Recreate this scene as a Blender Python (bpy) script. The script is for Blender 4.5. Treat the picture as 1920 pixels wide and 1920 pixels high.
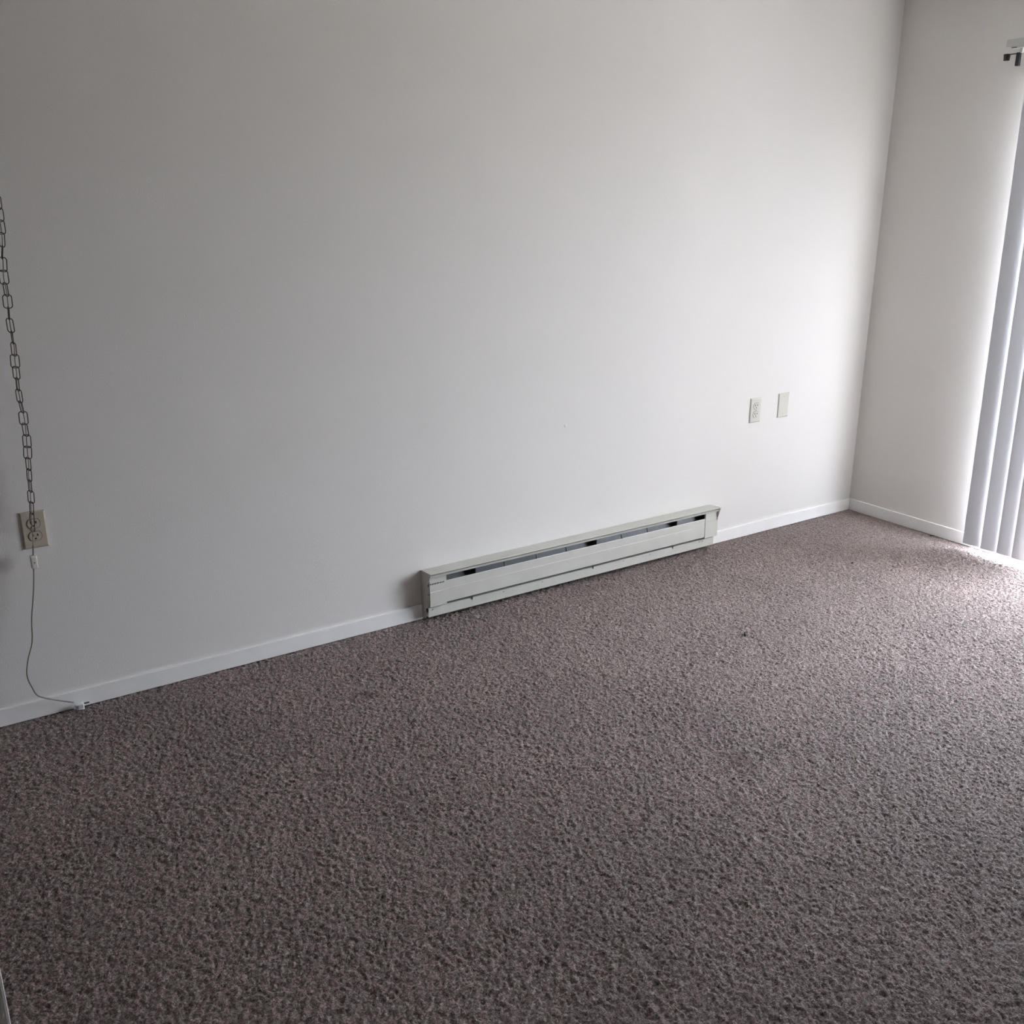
import bpy, bmesh, math, random
import numpy as np
from mathutils import Vector, Matrix

for o in list(bpy.data.objects):
    bpy.data.objects.remove(o, do_unlink=True)
scene = bpy.context.scene
COL = scene.collection
rnd = random.Random(7)

# ------------------------------------------------------------------ camera
F_PX = 1856.5                                   # focal length for a 1920 px frame
CAM = Vector((-4.1740, -3.0995, 1.5572))
RIGHT = Vector((0.83142938, -0.55562671, 0.00203585))
UP = Vector((0.16905081, 0.25645141, 0.95165881))
FWD = Vector((0.52928915, 0.79089294, -0.30715038))
cd = bpy.data.cameras.new('camera')
cam = bpy.data.objects.new('camera', cd)
COL.objects.link(cam)
cd.sensor_fit = 'HORIZONTAL'
cd.sensor_width = 36.0
cd.lens = F_PX / 1920.0 * 36.0
cd.clip_start = 0.02
cam.matrix_world = Matrix(((RIGHT.x, UP.x, -FWD.x, CAM.x), (RIGHT.y, UP.y, -FWD.y, CAM.y),
                           (RIGHT.z, UP.z, -FWD.z, CAM.z), (0, 0, 0, 1)))
scene.camera = cam

# ------------------------------------------------------------------ world: overcast sky, duller ground
SKY_STRENGTH = 14.5
SKY_HIGH, SKY_LOW = (1.48, 1.60, 1.80, 1), (0.84, 0.91, 1.02, 1)
GROUND_FAR, GROUND_NEAR = (0.22, 0.216, 0.205, 1), (0.13, 0.128, 0.12, 1)
world = bpy.data.worlds.new('overcast_sky')
scene.world = world
world.use_nodes = True
wt = world.node_tree
wt.nodes.clear()
w_out = wt.nodes.new('ShaderNodeOutputWorld')
w_bg = wt.nodes.new('ShaderNodeBackground')
w_tc = wt.nodes.new('ShaderNodeTexCoord')
w_sep = wt.nodes.new('ShaderNodeSeparateXYZ')
w_map = wt.nodes.new('ShaderNodeMapRange')
w_ramp = wt.nodes.new('ShaderNodeValToRGB')
w_map.inputs['From Min'].default_value = -1
w_map.inputs['From Max'].default_value = 1
cr = w_ramp.color_ramp
cr.elements[0].position = 0.0
cr.elements[0].color = GROUND_NEAR
cr.elements[1].position = 1.0
cr.elements[1].color = SKY_HIGH
for p, c in ((0.47, GROUND_FAR), (0.54, SKY_LOW)):
    e = cr.elements.new(p)
    e.color = c
w_bg.inputs['Strength'].default_value = SKY_STRENGTH
wt.links.new(w_tc.outputs['Generated'], w_sep.inputs[0])
wt.links.new(w_sep.outputs['Z'], w_map.inputs['Value'])
wt.links.new(w_map.outputs[0], w_ramp.inputs[0])
wt.links.new(w_ramp.outputs[0], w_bg.inputs['Color'])
wt.links.new(w_bg.outputs[0], w_out.inputs[0])

# the glass door's opening in the right wall, where the daylight comes in
DOOR_Y0, DOOR_Y1, DOOR_Z = -0.702, -2.62, 2.03
pd = bpy.data.lights.new('door_daylight_portal', 'AREA')
pd.shape = 'RECTANGLE'
pd.size = DOOR_Y0 - DOOR_Y1
pd.size_y = DOOR_Z
pd.cycles.is_portal = True
portal = bpy.data.objects.new('door_daylight_portal', pd)
COL.objects.link(portal)
portal.location = (0.115, (DOOR_Y0 + DOOR_Y1) / 2, DOOR_Z / 2)
portal.rotation_euler = Vector((-1, 0, 0)).to_track_quat('-Z', 'Z').to_euler()

# high sun behind thin cloud, falling through the door onto the carpet beyond the right edge of the picture
sd = bpy.data.lights.new('sun', 'SUN')
sd.energy = 40.0
sd.angle = math.radians(1.5)
sd.color = (1.0, 0.97, 0.92)
sun = bpy.data.objects.new('sun', sd)
COL.objects.link(sun)
sun.rotation_euler = Vector((-0.36, -0.42, -0.83)).to_track_quat('-Z', 'Y').to_euler()

# exposure
vs = scene.view_settings
vs.view_transform = 'Standard'
vs.look = 'None'
vs.exposure = 0.25
vs.gamma = 1.0
vs.use_curve_mapping = False


# ------------------------------------------------------------------ helpers
def at(px, py, y):
    """the point seen at a pixel of the photograph, on the plane at that distance from the long wall"""
    d = FWD + RIGHT * ((px - 960) / F_PX) - UP * ((py - 960) / F_PX)
    return CAM + d * ((y - CAM.y) / d.y)


def at_floor(px, py, z=0.0):
    d = FWD + RIGHT * ((px - 960) / F_PX) - UP * ((py - 960) / F_PX)
    return CAM + d * ((z - CAM.z) / d.z)


def mat(name, color, rough=0.5, metal=0.0, bump=0.0, bump_scale=200.0, var=0.0, var_scale=6.0, spec=0.5, trans=0.0):
    m = bpy.data.materials.new(name)
    m.use_nodes = True
    nt = m.node_tree
    b = nt.nodes['Principled BSDF']
    b.inputs['Base Color'].default_value = (*color, 1)
    b.inputs['Roughness'].default_value = rough
    b.inputs['Metallic'].default_value = metal
    b.inputs['Specular IOR Level'].default_value = spec
    tc = nt.nodes.new('ShaderNodeTexCoord')
    if var > 0:
        n = nt.nodes.new('ShaderNodeTexNoise')
        n.inputs['Scale'].default_value = var_scale
        n.inputs['Detail'].default_value = 4
        r = nt.nodes.new('ShaderNodeValToRGB')
        r.color_ramp.elements[0].position = 0.3
        r.color_ramp.elements[1].position = 0.7
        r.color_ramp.elements[0].color = (*[c * (1 - var) for c in color], 1)
        r.color_ramp.elements[1].color = (*[min(1, c * (1 + var)) for c in color], 1)
        nt.links.new(tc.outputs['Object'], n.inputs['Vector'])
        nt.links.new(n.outputs['Fac'], r.inputs[0])
        nt.links.new(r.outputs[0], b.inputs['Base Color'])
    if bump > 0:
        n2 = nt.nodes.new('ShaderNodeTexNoise')
        n2.inputs['Scale'].default_value = bump_scale
        n2.inputs['Detail'].default_value = 3
        bp = nt.nodes.new('ShaderNodeBump')
        bp.inputs['Strength'].default_value = bump
        bp.inputs['Distance'].default_value = 0.002
        nt.links.new(tc.outputs['Object'], n2.inputs['Vector'])
        nt.links.new(n2.outputs['Fac'], bp.inputs['Height'])
        nt.links.new(bp.outputs[0], b.inputs['Normal'])
    if trans > 0:
        tr = nt.nodes.new('ShaderNodeBsdfTranslucent')
        tr.inputs['Color'].default_value = (*color, 1)
        mx = nt.nodes.new('ShaderNodeMixShader')
        mx.inputs[0].default_value = trans
        out = nt.nodes['Material Output']
        nt.links.new(b.outputs[0], mx.inputs[1])
        nt.links.new(tr.outputs[0], mx.inputs[2])
        nt.links.new(mx.outputs[0], out.inputs['Surface'])
    return m


def box(bm, x0, x1, y0, y1, z0, z1, bevel=0.0, seg=2):
    vs_ = [bm.verts.new((x, y, z)) for x in (min(x0, x1), max(x0, x1)) for y in (min(y0, y1), max(y0, y1))
           for z in (min(z0, z1), max(z0, z1))]
    f = [(0, 1, 3, 2), (4, 6, 7, 5), (0, 4, 5, 1), (2, 3, 7, 6), (0, 2, 6, 4), (1, 5, 7, 3)]
    fs = [bm.faces.new([vs_[i] for i in q]) for q in f]
    if bevel > 0:
        es = list({e for q in fs for e in q.edges})
        bmesh.ops.bevel(bm, geom=es, offset=bevel, segments=seg, profile=0.6, affect='EDGES')


def extrude_profile(bm, pts, x0, x1):
    """closed outline of (y, z) points swept along x"""
    a = [bm.verts.new((x0, y, z)) for y, z in pts]
    b = [bm.verts.new((x1, y, z)) for y, z in pts]
    n = len(pts)
    for i in range(n):
        bm.faces.new((a[i], a[(i + 1) % n], b[(i + 1) % n], b[i]))
    bm.faces.new(a[::-1])
    bm.faces.new(b)


def cyl(bm, p, q, r0, r1=None, n=16, caps=True):
    p, q = Vector(p), Vector(q)
    r1 = r0 if r1 is None else r1
    d = (q - p).normalized()
    u = d.orthogonal().normalized()
    w = d.cross(u)
    ra, rb = [], []
    for i in range(n):
        t = 2 * math.pi * i / n
        o = u * math.cos(t) + w * math.sin(t)
        ra.append(bm.verts.new(p + o * r0))
        rb.append(bm.verts.new(q + o * r1))
    for i in range(n):
        bm.faces.new((ra[i], ra[(i + 1) % n], rb[(i + 1) % n], rb[i]))
    if caps:
        bm.faces.new(ra[::-1])
        bm.faces.new(rb)


def tube(bm, pts, r, n=8, closed=False, flat=1.0):
    pts = [Vector(p) for p in pts]
    m = len(pts)
    rings = []
    prev_u = None
    for i, p in enumerate(pts):
        if closed:
            t = pts[(i + 1) % m] - pts[i - 1]
        else:
            t = pts[min(i + 1, m - 1)] - pts[max(i - 1, 0)]
        t.normalize()
        u = prev_u - t * prev_u.dot(t) if prev_u is not None else t.orthogonal()
        u.normalize()
        prev_u = u
        w = t.cross(u)
        rings.append([bm.verts.new(p + u * (r * math.cos(2 * math.pi * k / n)) + w * (r * flat * math.sin(2 * math.pi * k / n)))
                      for k in range(n)])
    for i in range(m if closed else m - 1):
        a, b = rings[i], rings[(i + 1) % m]
        for k in range(n):
            bm.faces.new((a[k], a[(k + 1) % n], b[(k + 1) % n], b[k]))
    if not closed:
        bm.faces.new(rings[0][::-1])
        bm.faces.new(rings[-1])


def smooth_path(pts, sub=8):
    """Catmull-Rom through the points"""
    P = [Vector(p) for p in pts]
    P = [P[0] * 2 - P[1]] + P + [P[-1] * 2 - P[-2]]
    out = []
    for i in range(1, len(P) - 2):
        for k in range(sub):
            t = k / sub
            a, b, c, d = P[i - 1], P[i], P[i + 1], P[i + 2]
            out.append(0.5 * ((2 * b) + (c - a) * t + (2 * a - 5 * b + 4 * c - d) * t * t + (3 * b - a - 3 * c + d) * t ** 3))
    out.append(P[-2])
    return out


def obj(name, bm, material, parent=None, smooth=False, origin=None):
    bmesh.ops.recalc_face_normals(bm, faces=bm.faces)
    me = bpy.data.meshes.new(name)
    if origin is not None:
        bmesh.ops.translate(bm, verts=bm.verts, vec=-Vector(origin))
    bm.to_mesh(me)
    bm.free()
    if smooth:
        me.polygons.foreach_set('use_smooth', [True] * len(me.polygons))
        if smooth != 'all':
            me.set_sharp_from_angle(angle=math.radians(35))
    me.materials.append(material)
    o = bpy.data.objects.new(name, me)
    COL.objects.link(o)
    if parent is not None:
        o.parent = parent
    if origin is not None:
        o.location = origin
    return o


def part(name, bm, material, parent, base, smooth=False):
    """a mesh in world coordinates that becomes a child of an Empty (or part) whose world position is base"""
    bmesh.ops.translate(bm, verts=bm.verts, vec=-Vector(base))
    return obj(name, bm, material, parent, smooth)


def thing(name, label, cat, loc, group=None):
    o = bpy.data.objects.new(name, None)
    COL.objects.link(o)
    o.location = loc
    o.empty_display_size = 0.05
    o['label'] = label
    o['category'] = cat
    if group:
        o['group'] = group
    return o


def tag(o, label, cat, group=None):
    o['label'] = label
    o['category'] = cat
    if group:
        o['group'] = group
    return o


def struct(o):
    o['kind'] = 'structure'
    return o


BM = bmesh.new

# ------------------------------------------------------------------ materials
M_wall = mat('wall_paint', (0.785, 0.757, 0.722), 0.75, bump=0.25, bump_scale=260, spec=0.3)
M_ceiling = mat('ceiling_paint', (0.86, 0.85, 0.83), 0.9, bump=0.5, bump_scale=120, spec=0.2)
M_base = mat('baseboard_paint', (0.90, 0.885, 0.86), 0.5, var=0.03, var_scale=9)
M_ivory = mat('ivory_plastic', (0.50, 0.445, 0.345), 0.4)
M_almond = mat('almond_plastic', (0.62, 0.60, 0.53), 0.45)
M_gap_shade = mat('gap_shade_brown', (0.10, 0.085, 0.06), 0.7)
M_slot = mat('slot_black', (0.012, 0.011, 0.010), 0.6)
M_heater = mat('heater_enamel', (0.60, 0.59, 0.53), 0.42, var=0.03, var_scale=14)
M_galv = mat('galvanised_steel', (0.13, 0.137, 0.142), 0.45, metal=0.25, var=0.08, var_scale=30)
M_inside = mat('heater_inside', (0.03, 0.03, 0.028), 0.7)
M_screw = mat('steel_screw', (0.45, 0.44, 0.42), 0.35, metal=0.9)
M_brass = mat('aged_brass_chain', (0.105, 0.085, 0.066), 0.42, metal=0.7)
M_cord = mat('lamp_cord', (0.16, 0.145, 0.11), 0.35)
M_cord_clear = mat('clear_cord', (0.26, 0.235, 0.20), 0.4)
M_switch = mat('switch_plastic', (0.78, 0.75, 0.68), 0.4)
M_plug = mat('plug_plastic', (0.92, 0.92, 0.93), 0.35)
M_plug_in = mat('plug_recess', (0.50, 0.50, 0.51), 0.5)
M_prong = mat('prong_metal', (0.06, 0.058, 0.055), 0.35, metal=0.7)
M_slat = mat('blind_vinyl', (0.68, 0.68, 0.70), 0.5, trans=0.13)
M_rail = mat('headrail_grey_white', (0.58, 0.59, 0.555), 0.45)
M_black = mat('black_plastic', (0.014, 0.014, 0.016), 0.35)
M_frame = mat('door_frame_white', (0.82, 0.83, 0.84), 0.35)
M_spackle = mat('spackle', (0.82, 0.82, 0.82), 0.8)
M_crumb = mat('dark_crumb', (0.035, 0.032, 0.03), 0.7)
M_ground = mat('patio_concrete', (0.42, 0.41, 0.39), 0.9, var=0.1, var_scale=3)

m = bpy.data.materials.new('door_glass')
m.use_nodes = True
nt = m.node_tree
nt.nodes.clear()
g_o = nt.nodes.new('ShaderNodeOutputMaterial')
g_t = nt.nodes.new('ShaderNodeBsdfTransparent')
g_t.inputs[0].default_value = (0.95, 0.952, 0.955, 1)
g_g = nt.nodes.new('ShaderNodeBsdfGlossy')
g_g.inputs['Roughness'].default_value = 0.02
g_m = nt.nodes.new('ShaderNodeMixShader')
g_f = nt.nodes.new('ShaderNodeFresnel')
g_f.inputs[0].default_value = 1.2
nt.links.new(g_f.outputs[0], g_m.inputs[0])
nt.links.new(g_t.outputs[0], g_m.inputs[1])
nt.links.new(g_g.outputs[0], g_m.inputs[2])
nt.links.new(g_m.outputs[0], g_o.inputs[0])
M_glass = m


def carpet_material():
    m = bpy.data.materials.new('carpet_pile')
    m.use_nodes = True
    nt = m.node_tree
    N, L = nt.nodes, nt.links
    b = N['Principled BSDF']
    b.inputs['Roughness'].default_value = 0.45
    b.inputs['Specular IOR Level'].default_value = 0.32
    b.inputs['Sheen Weight'].default_value = 0.15
    b.inputs['Sheen Roughness'].default_value = 0.5
    tc = N.new('ShaderNodeTexCoord')
    # tuft sized flecks
    n1 = N.new('ShaderNodeTexNoise')
    n1.inputs['Scale'].default_value = 185
    n1.inputs['Detail'].default_value = 2.5
    n1.inputs['Roughness'].default_value = 0.65
    L.new(tc.outputs['Object'], n1.inputs['Vector'])
    r1 = N.new('ShaderNodeValToRGB')
    e = r1.color_ramp.elements
    e[0].position, e[0].color = 0.30, (0.080, 0.058, 0.052, 1)
    e[1].position, e[1].color = 0.74, (0.58, 0.465, 0.425, 1)
    q = r1.color_ramp.elements.new(0.5)
    q.color = (0.255, 0.193, 0.176, 1)
    L.new(n1.outputs['Fac'], r1.inputs[0])
    # broad wear
    n2 = N.new('ShaderNodeTexNoise')
    n2.inputs['Scale'].default_value = 2.2
    n2.inputs['Detail'].default_value = 5
    L.new(tc.outputs['Object'], n2.inputs['Vector'])
    mr = N.new('ShaderNodeMapRange')
    mr.inputs['From Min'].default_value = 0.3
    mr.inputs['From Max'].default_value = 0.7
    mr.inputs['To Min'].default_value = 0.88
    mr.inputs['To Max'].default_value = 1.12
    L.new(n2.outputs['Fac'], mr.inputs['Value'])
    mul = N.new('ShaderNodeMix')
    mul.data_type = 'RGBA'
    mul.blend_type = 'MULTIPLY'
    mul.inputs['Factor'].default_value = 1
    L.new(r1.outputs[0], mul.inputs['A'])
    L.new(mr.outputs[0], mul.inputs['B'])
    last = mul.outputs['Result']
    # old spills, each with a place of its own on the carpet
    for (px, py, rad, col, amt) in ((693, 1303, 0.045, (0.085, 0.035, 0.030, 1), 0.60), (735, 1240, 0.03, (0.09, 0.05, 0.045, 1), 0.3),
                                    (1160, 1275, 0.05, (0.30, 0.26, 0.22, 1), 0.35), (1390, 1428, 0.06, (0.12, 0.05, 0.055, 1), 0.5),
                                    (1245, 1295, 0.035, (0.12, 0.07, 0.07, 1), 0.3), (1330, 1360, 0.10, (0.22, 0.15, 0.16, 1), 0.22)):
        p = at_floor(px, py)
        mp = N.new('ShaderNodeVectorMath')
        mp.operation = 'DISTANCE'
        mp.inputs[1].default_value = p
        nz = N.new('ShaderNodeTexNoise')
        nz.inputs['Scale'].default_value = 22
        L.new(tc.outputs['Object'], nz.inputs['Vector'])
        L.new(tc.outputs['Object'], mp.inputs[0])
        ad = N.new('ShaderNodeMath')
        ad.operation = 'MULTIPLY_ADD'
        ad.inputs[1].default_value = rad * 1.6
        L.new(nz.outputs['Fac'], ad.inputs[0])
        L.new(mp.outputs['Value'], ad.inputs[2])
        ra = N.new('ShaderNodeMapRange')
        ra.inputs['From Min'].default_value = rad * 1.75
        ra.inputs['From Max'].default_value = rad * 1.0
        ra.inputs['To Min'].default_value = 0
        ra.inputs['To Max'].default_value = amt
        L.new(ad.outputs[0], ra.inputs['Value'])
        mx = N.new('ShaderNodeMix')
        mx.data_type = 'RGBA'
        L.new(ra.outputs[0], mx.inputs['Factor'])
        L.new(last, mx.inputs['A'])
        mx.inputs['B'].default_value = col
        last = mx.outputs['Result']
    L.new(last, b.inputs['Base Color'])
    n3 = N.new('ShaderNodeTexNoise')
    n3.inputs['Scale'].default_value = 170
    n3.inputs['Detail'].default_value = 3
    n3.inputs['Roughness'].default_value = 0.7
    L.new(tc.outputs['Object'], n3.inputs['Vector'])
    bp = N.new('ShaderNodeBump')
    bp.inputs['Strength'].default_value = 0.8
    bp.inputs['Distance'].default_value = 0.006
    L.new(n3.outputs['Fac'], bp.inputs['Height'])
    L.new(bp.outputs[0], b.inputs['Normal'])
    return m


M_carpet = carpet_material()

# ------------------------------------------------------------------ the room
RX0, RY0, RZ = -6.6, -5.2, 2.44


def carpet_floor():
    """the carpeted floor: standing tufts where the photograph looks, a flat continuation elsewhere"""
    st = 0.0045
    X0, Y0 = -4.7, -3.3
    nx, ny = int(round(-X0 / st)) + 1, int(round(-Y0 / st)) + 1
    rs = np.random.RandomState(3)
    h = rs.rand(ny, nx)
    h = 0.75 * h + 0.25 * (np.roll(h, 1, 0) + np.roll(h, 1, 1)) / 2
    h = (h - h.mean()) / h.std()
    z = -0.0035 + 0.0020 * np.clip(h, -2.2, 2.2)
    gx, gy = np.meshgrid(np.linspace(X0, 0, nx), np.linspace(Y0, 0, ny))
    gx = gx + rs.uniform(-.0016, .0016, gx.shape)
    gy = gy + rs.uniform(-.0016, .0016, gy.shape)
    gx[:, 0], gx[:, -1], gy[0], gy[-1] = X0, 0, Y0, 0
    v = np.stack([gx, gy, z], -1).reshape(-1, 3)
    i = np.arange(ny * nx).reshape(ny, nx)
    q = np.stack([i[:-1, :-1], i[:-1, 1:], i[1:, 1:], i[1:, :-1]], -1).reshape(-1, 4)
    zf = -0.0035
    ex = np.array([(RX0, RY0, zf), (0, RY0, zf), (0, Y0, zf), (RX0, Y0, zf), (X0, Y0, zf), (X0, 0, zf), (RX0, 0, zf),
                   (RX0, RY0, -.12), (0, RY0, -.12), (0, 0, -.12), (RX0, 0, -.12)])
    n = len(v)
    eq = np.array([(0, 1, 2, 3), (3, 4, 5, 6), (10, 9, 8, 7)]) + n
    v = np.concatenate([v, ex])
    q = np.concatenate([q, eq])
    me = bpy.data.meshes.new('floor')
    me.vertices.add(len(v))
    me.vertices.foreach_set('co', v.astype(np.float32).ravel())
    me.loops.add(q.size)
    me.loops.foreach_set('vertex_index', q.astype(np.int32).ravel())
    me.polygons.add(len(q))
    me.polygons.foreach_set('loop_start', (np.arange(len(q)) * 4).astype(np.int32))
    me.polygons.foreach_set('use_smooth', np.ones(len(q), dtype=bool))
    me.update(calc_edges=True)
    me.materials.append(M_carpet)
    o = bpy.data.objects.new('floor', me)
    COL.objects.link(o)
    return o


struct(carpet_floor())
bm = BM(); box(bm, RX0 - 0.12, 0.14, RY0 - 0.12, 0.12, RZ, RZ + 0.12); struct(obj('ceiling', bm, M_ceiling))
bm = BM(); box(bm, RX0 - 0.12, 0.14, 0, 0.12, -0.12, RZ); struct(obj('wall_back', bm, M_wall))
bm = BM(); box(bm, RX0 - 0.12, RX0, RY0, 0, -0.12, RZ); struct(obj('wall_left', bm, M_wall))
bm = BM(); box(bm, RX0 - 0.12, 0.14, RY0 - 0.12, RY0, -0.12, RZ); struct(obj('wall_front', bm, M_wall))
bm = BM()
box(bm, 0, 0.10, DOOR_Y0, 0, -0.12, RZ)
box(bm, 0, 0.10, RY0, DOOR_Y1, -0.12, RZ)
box(bm, 0, 0.10, DOOR_Y1, DOOR_Y0, DOOR_Z, RZ)
box(bm, 0, 0.10, DOOR_Y1, DOOR_Y0, -0.12, -0.005)
struct(obj('wall_right', bm, M_wall))
bm = BM(); box(bm, RX0, -4.143, -1.73, -1.60, 0, RZ, 0.004); struct(obj('wall_partition', bm, M_wall))

HB = 0.0574


def baseboard(bm, along, a, b, side):
    pts = [(0.0, 0.0), (-0.009, 0.0), (-0.009, HB - 0.0015), (-0.0078, HB), (0.0, HB)]
    if along == 'x':
        extrude_profile(bm, pts, a, b)
    else:
        n0 = len(bm.verts)
        tmp = [[bm.verts.new((d + side, yy, z)) for d, z in pts] for yy in (a, b)]
        n = len(pts)
        for i in range(n):
            bm.faces.new((tmp[0][i], tmp[0][(i + 1) % n], tmp[1][(i + 1) % n], tmp[1][i]))
        bm.faces.new(tmp[0][::-1])
        bm.faces.new(tmp[1])


HX0, HX1 = -2.516, -1.015
bm = BM()
baseboard(bm, 'x', RX0, HX0 - 0.002, 0)
baseboard(bm, 'x', HX1 + 0.004, 0.0, 0)
struct(obj('baseboard_back', bm, M_base, smooth=True))
bm = BM()
baseboard(bm, 'y', -0.012, DOOR_Y0 + 0.004, 0)
baseboard(bm, 'y', DOOR_Y1 - 0.02, RY0, 0)
struct(obj('baseboard_right', bm, M_base, smooth=True))

# ------------------------------------------------------------------ sliding glass door in the right wall
door = struct(bpy.data.objects.new('door_1', None))
COL.objects.link(door)
DB = (0.05, (DOOR_Y0 + DOOR_Y1) / 2, 0)
door.location = DB
bm = BM()
box(bm, 0.012, 0.09, DOOR_Y0, DOOR_Y0 - 0.02, 0.03, DOOR_Z, 0.003)
box(bm, 0.012, 0.09, DOOR_Y1 + 0.035, DOOR_Y1, 0.03, DOOR_Z, 0.003)
box(bm, 0.012, 0.09, DOOR_Y0 - 0.035, DOOR_Y1 + 0.035, DOOR_Z - 0.04, DOOR_Z, 0.003)
part('door_frame', bm, M_frame, door, DB)
bm = BM()
box(bm, -0.004, 0.095, DOOR_Y0, DOOR_Y1, -0.005, 0.012, 0.003)
for xx in (0.034, 0.066):
    box(bm, xx - 0.003, xx + 0.003, DOOR_Y0 - 0.035, DOOR_Y1 + 0.035, 0.012, 0.026)
part('threshold', bm, M_frame, door, DB)
ymid = -1.68
for (x, ya, yb) in ((0.066, ymid, DOOR_Y1 + 0.035), (0.034, ymid - 0.02, DOOR_Y1 + 0.04)):
    bm = BM()
    box(bm, x - 0.013, x + 0.013, ya, ya - 0.05, 0.028, DOOR_Z - 0.042, 0.003)
    box(bm, x - 0.013, x + 0.013, yb + 0.05, yb, 0.028, DOOR_Z - 0.042, 0.003)
    box(bm, x - 0.013, x + 0.013, ya - 0.05, yb + 0.05, 0.028, 0.085, 0.003)
    box(bm, x - 0.013, x + 0.013, ya - 0.05, yb + 0.05, DOOR_Z - 0.10, DOOR_Z - 0.042, 0.003)
    pnl = part('door_panel', bm, M_frame, door, DB)
    bm = BM()
    box(bm, x - 0.003, x + 0.003, ya - 0.048, yb + 0.048, 0.083, DOOR_Z - 0.098)
    part('glass_pane', bm, M_glass, pnl, DB)
    if x < 0.05:
        bm = BM()
        box(bm, x - 0.045, x - 0.030, ya - 0.015, ya - 0.035, 0.95, 1.15, 0.004)
        box(bm, x - 0.032, x - 0.014, ya - 0.018, ya - 0.032, 0.96, 0.98)
        box(bm, x - 0.032, x - 0.014, ya - 0.018, ya - 0.032, 1.12, 1.14)
        part('door_handle', bm, M_black, pnl, DB)
bm = BM(); box(bm, 0.10, 3.4, -5.2, 1.6, -0.2, -0.06); struct(obj('patio_slab', bm, M_ground))

# ------------------------------------------------------------------ vertical blind
BB = (-0.06, -0.62, 2.13)
blind = thing('vertical_blind', 'white vertical slat blind hanging over the glass door at the right edge', 'blind', BB)
bm = BM()
box(bm, -0.085, -0.040, -0.566, DOOR_Y1 - 0.08, 2.119, 2.147, 0.002)
part('headrail', bm, M_rail, blind, BB)
for yy in (-0.70, -1.6, -2.5):
    bm = BM()
    extrude_profile(bm, [(0, 0), (0, 0.041), (-0.05, 0.041), (-0.05, 0.037), (-0.004, 0.037), (-0.004, 0)], -0.02, 0.02)
    bmesh.ops.rotate(bm, verts=bm.verts, matrix=Matrix.Rotation(-math.pi / 2, 3, 'Z'))
    bmesh.ops.translate(bm, verts=bm.verts, vec=(0, yy, 2.11))
    part('mounting_bracket', bm, M_rail, blind, BB)


def make_slat(cx, cy, a, z0=0.030, z1=2.085, lean=0.0134):
    """a slightly cupped vinyl vane, its left edge turned towards the door by a degrees"""
    w, th, n = 0.089, 0.0009, 8
    ca, sa = math.cos(math.radians(a)), math.sin(math.radians(a))
    bm = BM()
    rows = []
    for s in (-1, 1):
        col = []
        for i in range(n + 1):
            t = (i / n - 0.5)
            c = 0.005 * (1 - (2 * t) ** 2) + s * th / 2
            u = t * w
            dx = u * sa - c * ca
            dy = u * ca + c * sa
            col.append([bm.verts.new((cx + dx, cy + dy + lean * (z - 0.03), z)) for z in (z0, (z0 + z1) / 2, z1)])
        rows.append(col)
    for s in (0, 1):
        for i in range(n):
            for k in (0, 1):
                bm.faces.new((rows[s][i][k], rows[s][i + 1][k], rows[s][i + 1][k + 1], rows[s][i][k + 1]))
    for i in range(n):
        for k in (0, 2):
            bm.faces.new((rows[0][i][k], rows[0][i + 1][k], rows[1][i + 1][k], rows[1][i][k]))
    for i in (0, n):
        for k in (0, 1):
            bm.faces.new((rows[0][i][k], rows[0][i][k + 1], rows[1][i][k + 1], rows[1][i][k]))
    part('slat', bm, M_slat, blind, BB, smooth=True)
    bm = BM()
    zz = z1 - 0.004
    yy = cy + lean * (z1 - 0.03)
    box(bm, cx - 0.006, cx + 0.006, yy - 0.006, yy + 0.006, zz, 2.119, 0.0015)
    part('slat_clip', bm, M_rail, blind, BB)


SL = [(-0.062, -0.7325, -10), (-0.062, -0.8195, -11), (-0.062, -0.8965, -10), (-0.062, -0.967, -13)]
# after a gap, unseen slats, their angle set to steer daylight onto the long wall
for i in range(19):
    SL.append((-0.062, -1.095 - 0.0765 * i, -59 - 2 * (i % 3)))
for s in SL:
    make_slat(*s)
# black tilt control at the end of the headrail
bm = BM()
cyl(bm, (-0.066, -0.5645, 2.0945), (-0.066, -0.5645, 2.070), 0.0135, 0.0115, 20)
part('control_knob', bm, M_black, blind, BB, smooth=True)
bm = BM()
box(bm, -0.070, -0.062, -0.566, -0.620, 2.0905, 2.0945, 0.001)
part('control_arm', bm, M_black, blind, BB)
bm = BM()
box(bm, -0.074, -0.058, -0.607, -0.622, 2.046, 2.096, 0.002)
part('control_post', bm, M_black, blind, BB)
bm = BM()
box(bm, -0.071, -0.061, -0.618, -0.630, 2.094, 2.120, 0.001)
box(bm, -0.084, -0.050, -0.590, -0.640, 2.112, 2.1195, 0.001)
part('control_mount', bm, M_rail, blind, BB)
bm = BM()
box(bm, -0.0850, -0.0815, -0.590, -0.613, 2.1130, 2.1160, 0.0005)
part('control_clip', bm, M_black, blind, BB)

# ------------------------------------------------------------------ electric baseboard heater
HB0 = ((HX0 + HX1) / 2, -0.035, 0.0)
heater = thing('baseboard_heater', 'long cream electric baseboard heater low on the back wall', 'heater', HB0)


def hp(name, bm, m, parent=None, smooth=False):
    return part(name, bm, m, parent or heater, HB0, smooth)


XL, XR = HX0 + 0.002, HX1 - 0.002
# back pan, dark inside
bm = BM(); extrude_profile(bm, [(0, 0.018), (-0.003, 0.018), (-0.003, 0.19), (0, 0.19)], XL, XR); hp('back_panel', bm, M_galv)
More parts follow.
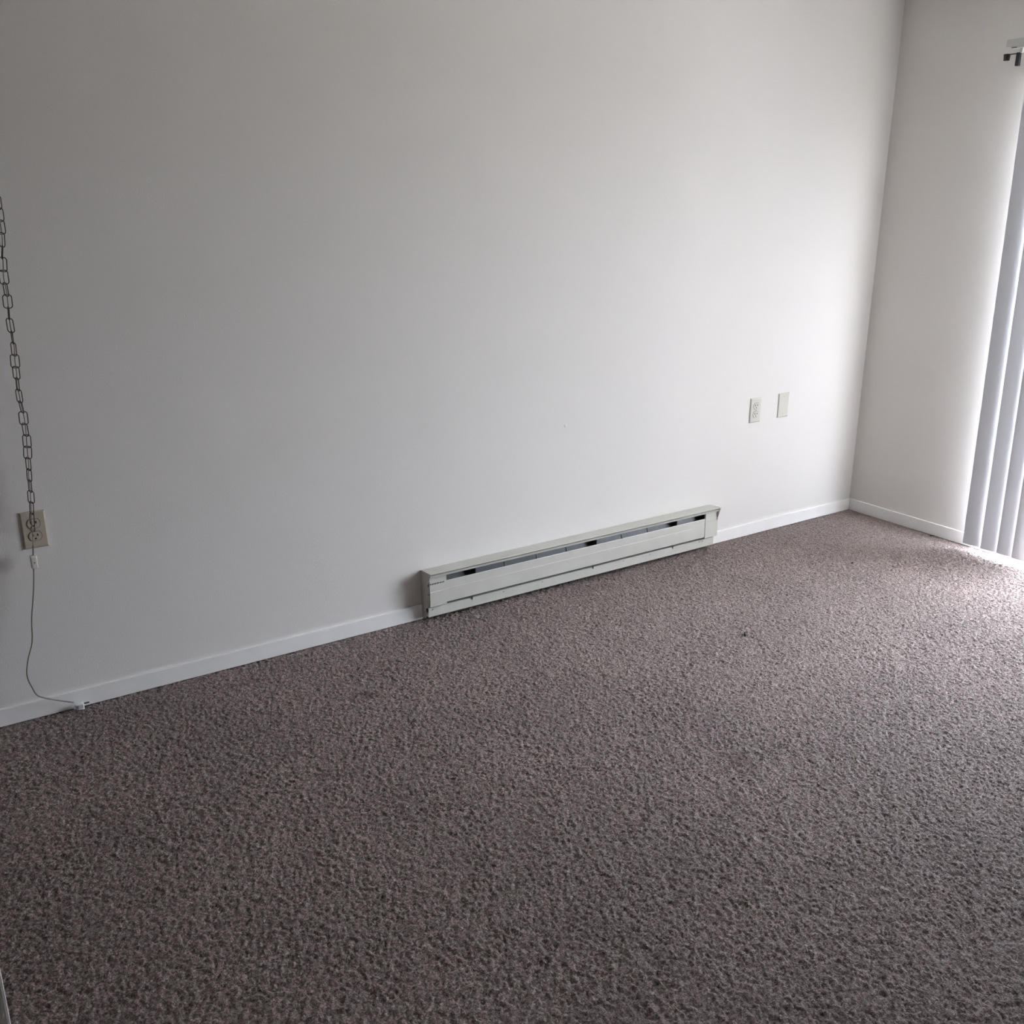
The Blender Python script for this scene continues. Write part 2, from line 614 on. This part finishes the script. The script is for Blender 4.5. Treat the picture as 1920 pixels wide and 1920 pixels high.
# hood: sloping top with a rolled lip and a shadow groove under it
bm = BM()
extrude_profile(bm, [(0, 0.1965), (0, 0.1945), (-0.055, 0.1950), (-0.059, 0.1870), (-0.0715, 0.1855), (-0.0745, 0.1952), (-0.0730, 0.1952),
                     (-0.0705, 0.1885), (-0.0640, 0.1885), (-0.0640, 0.1992), (-0.0780, 0.1997), (-0.0788, 0.2010), (-0.0775, 0.2024),
                     (-0.071, 0.2015)], XL - 0.001, XR + 0.008)
hp('hood', bm, M_heater)
# front panel with a crease
bm = BM()
extrude_profile(bm, [(-0.0560, 0.1555), (-0.0575, 0.1575), (-0.0590, 0.1555), (-0.0595, 0.1245), (-0.0603, 0.1235), (-0.0605, 0.0715),
                     (-0.0590, 0.0690), (-0.050, 0.0680), (-0.050, 0.0695), (-0.0580, 0.0705), (-0.0590, 0.0725), (-0.0588, 0.1230),
                     (-0.0580, 0.1240)], -2.4385, -1.0905)
hp('front_panel', bm, M_heater)
# wiring box cover at the left with its row of vent slots
bm = BM()
extrude_profile(bm, [(-0.052, 0.187), (-0.0600, 0.187), (-0.0605, 0.1245), (-0.0625, 0.1225), (-0.0625, 0.064), (-0.052, 0.0625)],
                XL + 0.003, -2.4385)
lc = hp('wiring_cover', bm, M_heater)
for i in range(9):
    x = -2.5065 + i * 0.0070
    bm = BM()
    box(bm, x - 0.0016, x + 0.0016, -0.0598, -0.0608, 0.1525, 0.1580)
    hp('vent_slot', bm, M_slot, lc)
# right end cover
bm = BM()
extrude_profile(bm, [(-0.052, 0.187), (-0.0605, 0.187), (-0.0610, 0.1455), (-0.0590, 0.1445), (-0.0590, 0.1425), (-0.0615, 0.1415),
                     (-0.0625, 0.064), (-0.052, 0.0625)], -1.0895, -1.0125)
hp('end_cover', bm, M_heater)
# end plates
plate_pts = [(0, 0.1945), (-0.050, 0.1955), (-0.056, 0.1915), (-0.066, 0.1990), (-0.0725, 0.1990), (-0.0665, 0.175), (-0.0500, 0.146),
             (-0.0525, 0.066), (-0.036, 0.050), (-0.036, 0.012), (0, 0.004)]
bm = BM(); extrude_profile(bm, plate_pts, HX0, HX0 + 0.0015); lp = hp('end_plate', bm, M_heater)
bm = BM()
box(bm, HX0 + 0.0015, HX0 + 0.005, -0.050, -0.0575, 0.117, 0.146)
box(bm, HX0 + 0.0015, HX0 + 0.005, -0.050, -0.0595, 0.067, 0.112)
hp('end_flange', bm, M_heater, lp)
bm = BM(); extrude_profile(bm, [(0, 0.1945), (-0.0735, 0.1990), (-0.078, 0.199), (-0.064, 0.152), (-0.054, 0.064), (-0.036, 0.05), (-0.036, 0.012), (0, 0.004)],
                           HX1 - 0.0015, HX1); hp('end_plate', bm, M_heater)
# lower rail the front panel stands over
bm = BM()
extrude_profile(bm, [(0, 0.0540), (-0.041, 0.0540), (-0.0445, 0.0525), (-0.0450, 0.0500), (-0.0450, 0.0170), (-0.0430, 0.0150),
                     (-0.0430, 0.0480), (-0.0390, 0.0520), (0, 0.0520)], HX0 + 0.006, HX1 - 0.001)
kick = hp('bottom_rail', bm, M_heater)
for x in (-2.492, -2.169, -1.98, -1.55, -1.40, -1.105, -1.086):
    bm = BM()
    cyl(bm, (x, -0.0440, 0.0455), (x, -0.0462, 0.0455), 0.0032, 0.0026, 12)
    hp('screw', bm, M_screw, kick, smooth=True)
# panel hooks that hang below the gap
for x in (-2.318, -1.720, -1.269):
    bm = BM()
    extrude_profile(bm, [(-0.0462, 0.060), (-0.0472, 0.060), (-0.0472, 0.046), (-0.0462, 0.046)], x - 0.004, x + 0.004)
    for v in bm.verts:
        if v.co.z < 0.05:
            v.co.x = x + (v.co.x - x) * 0.35 + 0.002
    hp('panel_hook', bm, M_inside)
# reflector seen through the opening, with seams and the brackets that shade it
bm = BM()
extrude_profile(bm, [(-0.004, 0.185), (-0.006, 0.186), (-0.030, 0.130), (-0.030, 0.075), (-0.028, 0.075), (-0.028, 0.130)], -2.4385, -1.0895)
refl = hp('reflector', bm, M_galv)
for x in (-2.148, -1.993, -1.8425, -1.5477, -1.40):
    bm = BM()
    extrude_profile(bm, [(-0.006, 0.186), (-0.0085, 0.186), (-0.0325, 0.130), (-0.030, 0.128)], x - 0.0007, x + 0.0007)
    hp('seam', bm, M_heater, refl)
for x in (-2.302, -1.707, -1.254):
    bm = BM()
    extrude_profile(bm, [(-0.003, 0.192), (-0.052, 0.195), (-0.052, 0.07), (-0.003, 0.07)], x - 0.001, x + 0.001)
    hp('bracket', bm, M_galv)

# ------------------------------------------------------------------ outlets and the blank plate
def wall_plate(bm, x, z, t=0.0055):
    w, h = 0.035, 0.05715
    lo = [(-w, -h), (w, -h), (w, h), (-w, h)]
    a = [bm.verts.new((x + p, 0, z + q)) for p, q in lo]
    b = [bm.verts.new((x + p, -t * 0.55, z + q)) for p, q in lo]
    k = 0.0045
    c = [bm.verts.new((x + p - math.copysign(k, p), -t, z + q - math.copysign(k, q))) for p, q in lo]
    for r0, r1 in ((a, b), (b, c)):
        for i in range(4):
            bm.faces.new((r0[i], r0[(i + 1) % 4], r1[(i + 1) % 4], r1[i]))
    bm.faces.new(c)
    bm.faces.new(a[::-1])


def outlet(x, z, label, m):
    base = (x, 0, z)
    t = thing('wall_outlet', label, 'outlet', base)
    bm = BM(); wall_plate(bm, x, z); part('cover_plate', bm, m, t, base)
    bm = BM(); cyl(bm, (x, -0.005, z), (x, -0.0068, z), 0.0035, 0.003, 12); part('screw', bm, M_screw, t, base, smooth=True)
    for s in (1, -1):
        zc = z + s * 0.0195
        bm = BM()
        ring = []
        for i in range(28):
            q = 2 * math.pi * i / 28
            px = 0.0172 * math.cos(q)
            pz = max(-0.0135, min(0.0135, 0.0172 * math.sin(q)))
            ring.append((x + px, zc + pz))
        a = [bm.verts.new((p, -0.0045, q)) for p, q in ring]
        b = [bm.verts.new((p, -0.0072, q)) for p, q in ring]
        for i in range(28):
            bm.faces.new((a[i], a[(i + 1) % 28], b[(i + 1) % 28], b[i]))
        bm.faces.new(b)
        rc = part('receptacle', bm, m, t, base)
        bm = BM()
        gp = [bm.verts.new((x + (p - x) * 1.09, -0.0057, zc + (q - zc) * 1.10)) for p, q in ring]
        gi = [bm.verts.new((x + (p - x) * 0.98, -0.0057, zc + (q - zc) * 0.98)) for p, q in ring]
        for i in range(28):
            bm.faces.new((gp[i], gp[(i + 1) % 28], gi[(i + 1) % 28], gi[i]))
        part('receptacle_gap_shade', bm, M_gap_shade, t, base)  # flat dark ring: the shadowed edge around the receptacle, put in as colour
        for dx, hh in ((-0.0064, 0.0046), (0.0064, 0.0036)):
            bm = BM()
            box(bm, x + dx - 0.0017, x + dx + 0.0017, -0.0065, -0.0075, zc + 0.0035 - hh, zc + 0.0035 + hh)
            part('slot', bm, M_slot, rc, base)
        bm = BM()
        cyl(bm, (x, -0.0065, zc - 0.0075), (x, -0.0075, zc - 0.0075), 0.0027, 0.0027, 12)
        part('ground_hole', bm, M_slot, rc, base)
    return t


outlet(-3.8064, 0.6029, 'ivory duplex outlet behind the hanging chain at left', M_ivory)
outlet(-0.7567, 0.6076, 'cream duplex outlet beside the blank plate, right of the heater', M_almond)
base = (-0.5706, 0, 0.6103)
t = thing('blank_wall_plate', 'plain cream wall plate without sockets, nearest the room corner', 'wall plate', base)
bm = BM(); wall_plate(bm, base[0], base[2]); part('cover_plate', bm, M_almond, t, base)
for s in (1, -1):
    bm = BM(); cyl(bm, (base[0], -0.005, base[2] + s * 0.0415), (base[0], -0.0064, base[2] + s * 0.0415), 0.003, 0.0026, 12)
    part('screw', bm, M_almond, t, base, smooth=True)

# ------------------------------------------------------------------ swag lamp chain with its cord, switch and plug
CB = at(60, 1020, -0.035)
chain = thing('swag_lamp_chain', 'brass swag chain with lamp cord, inline switch and loose plug hanging at left', 'chain', CB)
joints = [(-3.5, 391), (-0.5, 414), (3.0, 437.5), (4.5, 461.5), (4.0, 484), (5.5, 508), (9.0, 531.5), (13.0, 554), (15.5, 576.5), (17.3, 598.5),
          (21.5, 622), (24.5, 643.5), (27.0, 666), (29.3, 688.5), (31.8, 709.5), (34.3, 731.5), (37.8, 753.5), (42.5, 773), (45.5, 795),
          (49.5, 816.5), (51.5, 838), (52.2, 859), (54.2, 880.5), (55.5, 901), (57.3, 921.5), (59.0, 942), (59.8, 963), (60.8, 984)]
fracs = [1, .95, .6, .1, .95, 1, .45, 1, .12, .75, .15, .55, 1, .75, .3, .65, .3, 1, .6, .95, .95, .55, .55, .35, .75, .45, .5]
JP = []
for i, (px, py) in enumerate(joints):
    k = (py - 391) / (984 - 391)
    JP.append(at(px, py, -0.085 + 0.048 * k))
# continue the chain up to its ceiling hook
step = JP[0] - JP[1]
up_pts = []
p = JP[0].copy()
while p.z < RZ - 0.085:
    p = p + Vector((step.x * 0.9, step.y, abs(step.z)))
    up_pts.append(p.copy())
JP = up_pts[::-1] + JP
fracs = [rnd.uniform(.2, 1) for _ in up_pts] + fracs
wire = 0.0014


def link_mesh(p, q, frac):
    ax = q - p
    Ln = ax.length + 2 * wire * 1.4
    mid = (p + q) / 2
    d = ax.normalized()
    view = (mid - CAM).normalized()
    side = d.cross(view).normalized()
    dep = d.cross(side).normalized()
    ang = math.acos(max(-1, min(1, frac)))
    s = side * math.cos(ang) + dep * math.sin(ang)
    hw, hl = 0.0108, Ln / 2
    r = 0.0072
    pts = []
    for cx, cz, a0 in ((hw - r, hl - r, 0), (-(hw - r), hl - r, 90), (-(hw - r), -(hl - r), 180), (hw - r, -(hl - r), 270)):
        for k in range(6):
            a = math.radians(a0 + 90 * k / 5)
            pts.append(mid + s * (cx + r * math.cos(a)) - d * (cz + r * math.sin(a)))
    bm = BM()
    tube(bm, pts, wire, 6, closed=True)
    return bm


for i in range(len(JP) - 1):
    part('link', link_mesh(JP[i], JP[i + 1], fracs[i]), M_brass, chain, CB, smooth='all')
bm = BM()
h0 = JP[0]
hk = [Vector((h0.x, h0.y, RZ)), Vector((h0.x, h0.y, RZ - 0.03))]
for k in range(9):
    a = math.radians(90 - 260 * k / 8)
    hk.append(Vector((h0.x + 0.012 * math.cos(a) * 1.0, h0.y, h0.z + 0.012 + 0.014 * math.sin(a))))
tube(bm, hk, 0.002, 8)
part('ceiling_hook', bm, M_brass, chain, CB, smooth='all')
# cord: woven down through the links, then free to the floor
cpts = []
for i, q in enumerate(JP[:-1]):
    cpts.append((q + JP[i + 1]) / 2 + Vector((rnd.uniform(-.002, .002), -0.001, 0)))
free = [(61, 1003, -0.036), (62, 1022, -0.037), (62.3, 1040, -0.038), (63, 1066, -0.040), (63.3, 1080, -0.040), (63, 1103, -0.041), (61.7, 1127, -0.042), (59.7, 1155, -0.044),
        (59.7, 1174, -0.045), (60.6, 1192.5, -0.046), (59.4, 1210, -0.047), (54.7, 1228, -0.049), (51.6, 1244, -0.050), (50.3, 1263, -0.050),
        (53.9, 1277, -0.050), (60.2, 1289, -0.050), (68.8, 1302.5, -0.049), (81, 1308, -0.046), (101.6, 1312, -0.040), (121.9, 1315, -0.034),
        (138, 1317, -0.030)]
fp = [at(*q) for q in free]
bm = BM(); tube(bm, smooth_path(cpts + fp[:2], 5), 0.0014, 8)
part('cord', bm, M_cord_clear, chain, CB, smooth='all')['label'] = 'pale thin stretch of cord inside the chain'
bm = BM(); tube(bm, smooth_path(fp[1:], 6), 0.0021, 8, flat=0.75)
part('cord', bm, M_cord, chain, CB, smooth='all')
# small ring where the chain ends
bm = BM()
rc_ = at(61.5, 992, -0.034)
tube(bm, [rc_ + Vector((0.006 * math.cos(a), 0, 0.009 * math.sin(a))) for a in [2 * math.pi * k / 18 for k in range(18)]], 0.0011, 6, closed=True)
part('end_ring', bm, M_brass, chain, CB, smooth='all')
# inline switch
s0, s1 = at(62.2, 1041, -0.038), at(62.9, 1065.5, -0.040)
sc_, sh = (s0 + s1) / 2, abs(s0.z - s1.z) / 2
bm = BM()
box(bm, sc_.x - 0.0075, sc_.x + 0.0105, sc_.y - 0.009, sc_.y + 0.008, sc_.z - sh, sc_.z + sh, 0.003, 3)
sw = part('inline_switch', bm, M_switch, chain, CB, smooth=True)
bm = BM()
cyl(bm, (sc_.x + 0.002, sc_.y - 0.0085, sc_.z - 0.001), (sc_.x + 0.002, sc_.y - 0.0096, sc_.z - 0.001), 0.0018, 0.0018, 12)
part('rivet', bm, M_slot, sw, CB, smooth=True)
# plug lying on the carpet against the baseboard
p0, p1 = at(138.5, 1317.5, -0.030), at(156.5, 1316.5, -0.030)
ax = (p1 - p0)
ax.z = 0
Lp_ = ax.length
ax.normalize()
cz = 0.0125
bm = BM()
y_ = p0.y
x0, x1 = p0.x, p0.x + Lp_
box(bm, x0 + 0.004, x1, y_ - 0.0085, y_ + 0.0085, 0.0015, cz + 0.011, 0.0025, 3)
for v in bm.verts:
    if v.co.x < x0 + 0.008:
        v.co.y = y_ + (v.co.y - y_) * 0.7
        v.co.z = cz + (v.co.z - cz) * 0.75
box(bm, x0 - 0.003, x0 + 0.005, y_ - 0.0042, y_ + 0.0042, cz - 0.005, cz + 0.005, 0.002)
plug = part('plug', bm, M_plug, chain, CB, smooth=True)
bm = BM()
box(bm, x0 + 0.010, x1 - 0.003, y_ - 0.0084, y_ - 0.0090, 0.007, cz + 0.007, 0.0003)
part('recess', bm, M_plug_in, plug, CB)
for dz in (0.0165, 0.0055):
    bm = BM()
    box(bm, x1 - 0.001, x1 + 0.0165, y_ - 0.0032, y_ + 0.0032, dz - 0.0009 + 0.002, dz + 0.0009 + 0.002, 0.0003)
    part('prong', bm, M_prong, plug, CB)

# ------------------------------------------------------------------ small things
bm = BM()
pc = at(1060, 798, 0)
cyl(bm, (pc.x, 0.0, pc.z), (pc.x, -0.0018, pc.z), 0.007, 0.004, 14)
tag(obj('wall_patch', bm, M_spackle, smooth=True, origin=(pc.x, 0, pc.z)), 'small dab of white filler on the wall above the heater', 'wall patch')


def crumb(px, py, L, w, ang, label):
    p = at_floor(px, py)
    bm = BM()
    pts = []
    for k in range(7):
        t = k / 6 - 0.5
        pts.append((p.x + L * t * math.cos(ang) - 0.3 * w * math.sin(5 * t), p.y + L * t * math.sin(ang) + 0.5 * w * math.cos(4 * t), w * 0.55))
    tube(bm, pts, w / 2, 8)
    o = obj('lint', bm, M_crumb, smooth='all', origin=(p.x, p.y, 0))
    tag(o, label, 'lint')


crumb(1398, 1190, 0.034, 0.008, 0.5, 'dark scrap of lint out on the open carpet')
crumb(1656, 971.5, 0.014, 0.006, -1.2, 'dark speck at the foot of the right wall baseboard, nearer the corner')
crumb(1747, 1005.5, 0.020, 0.005, -0.6, 'thin dark scrap at the right wall baseboard, nearer the blind')
crumb(1598, 1056.5, 0.012, 0.006, 0.2, 'tiny dark crumb on the carpet in front of the room corner')
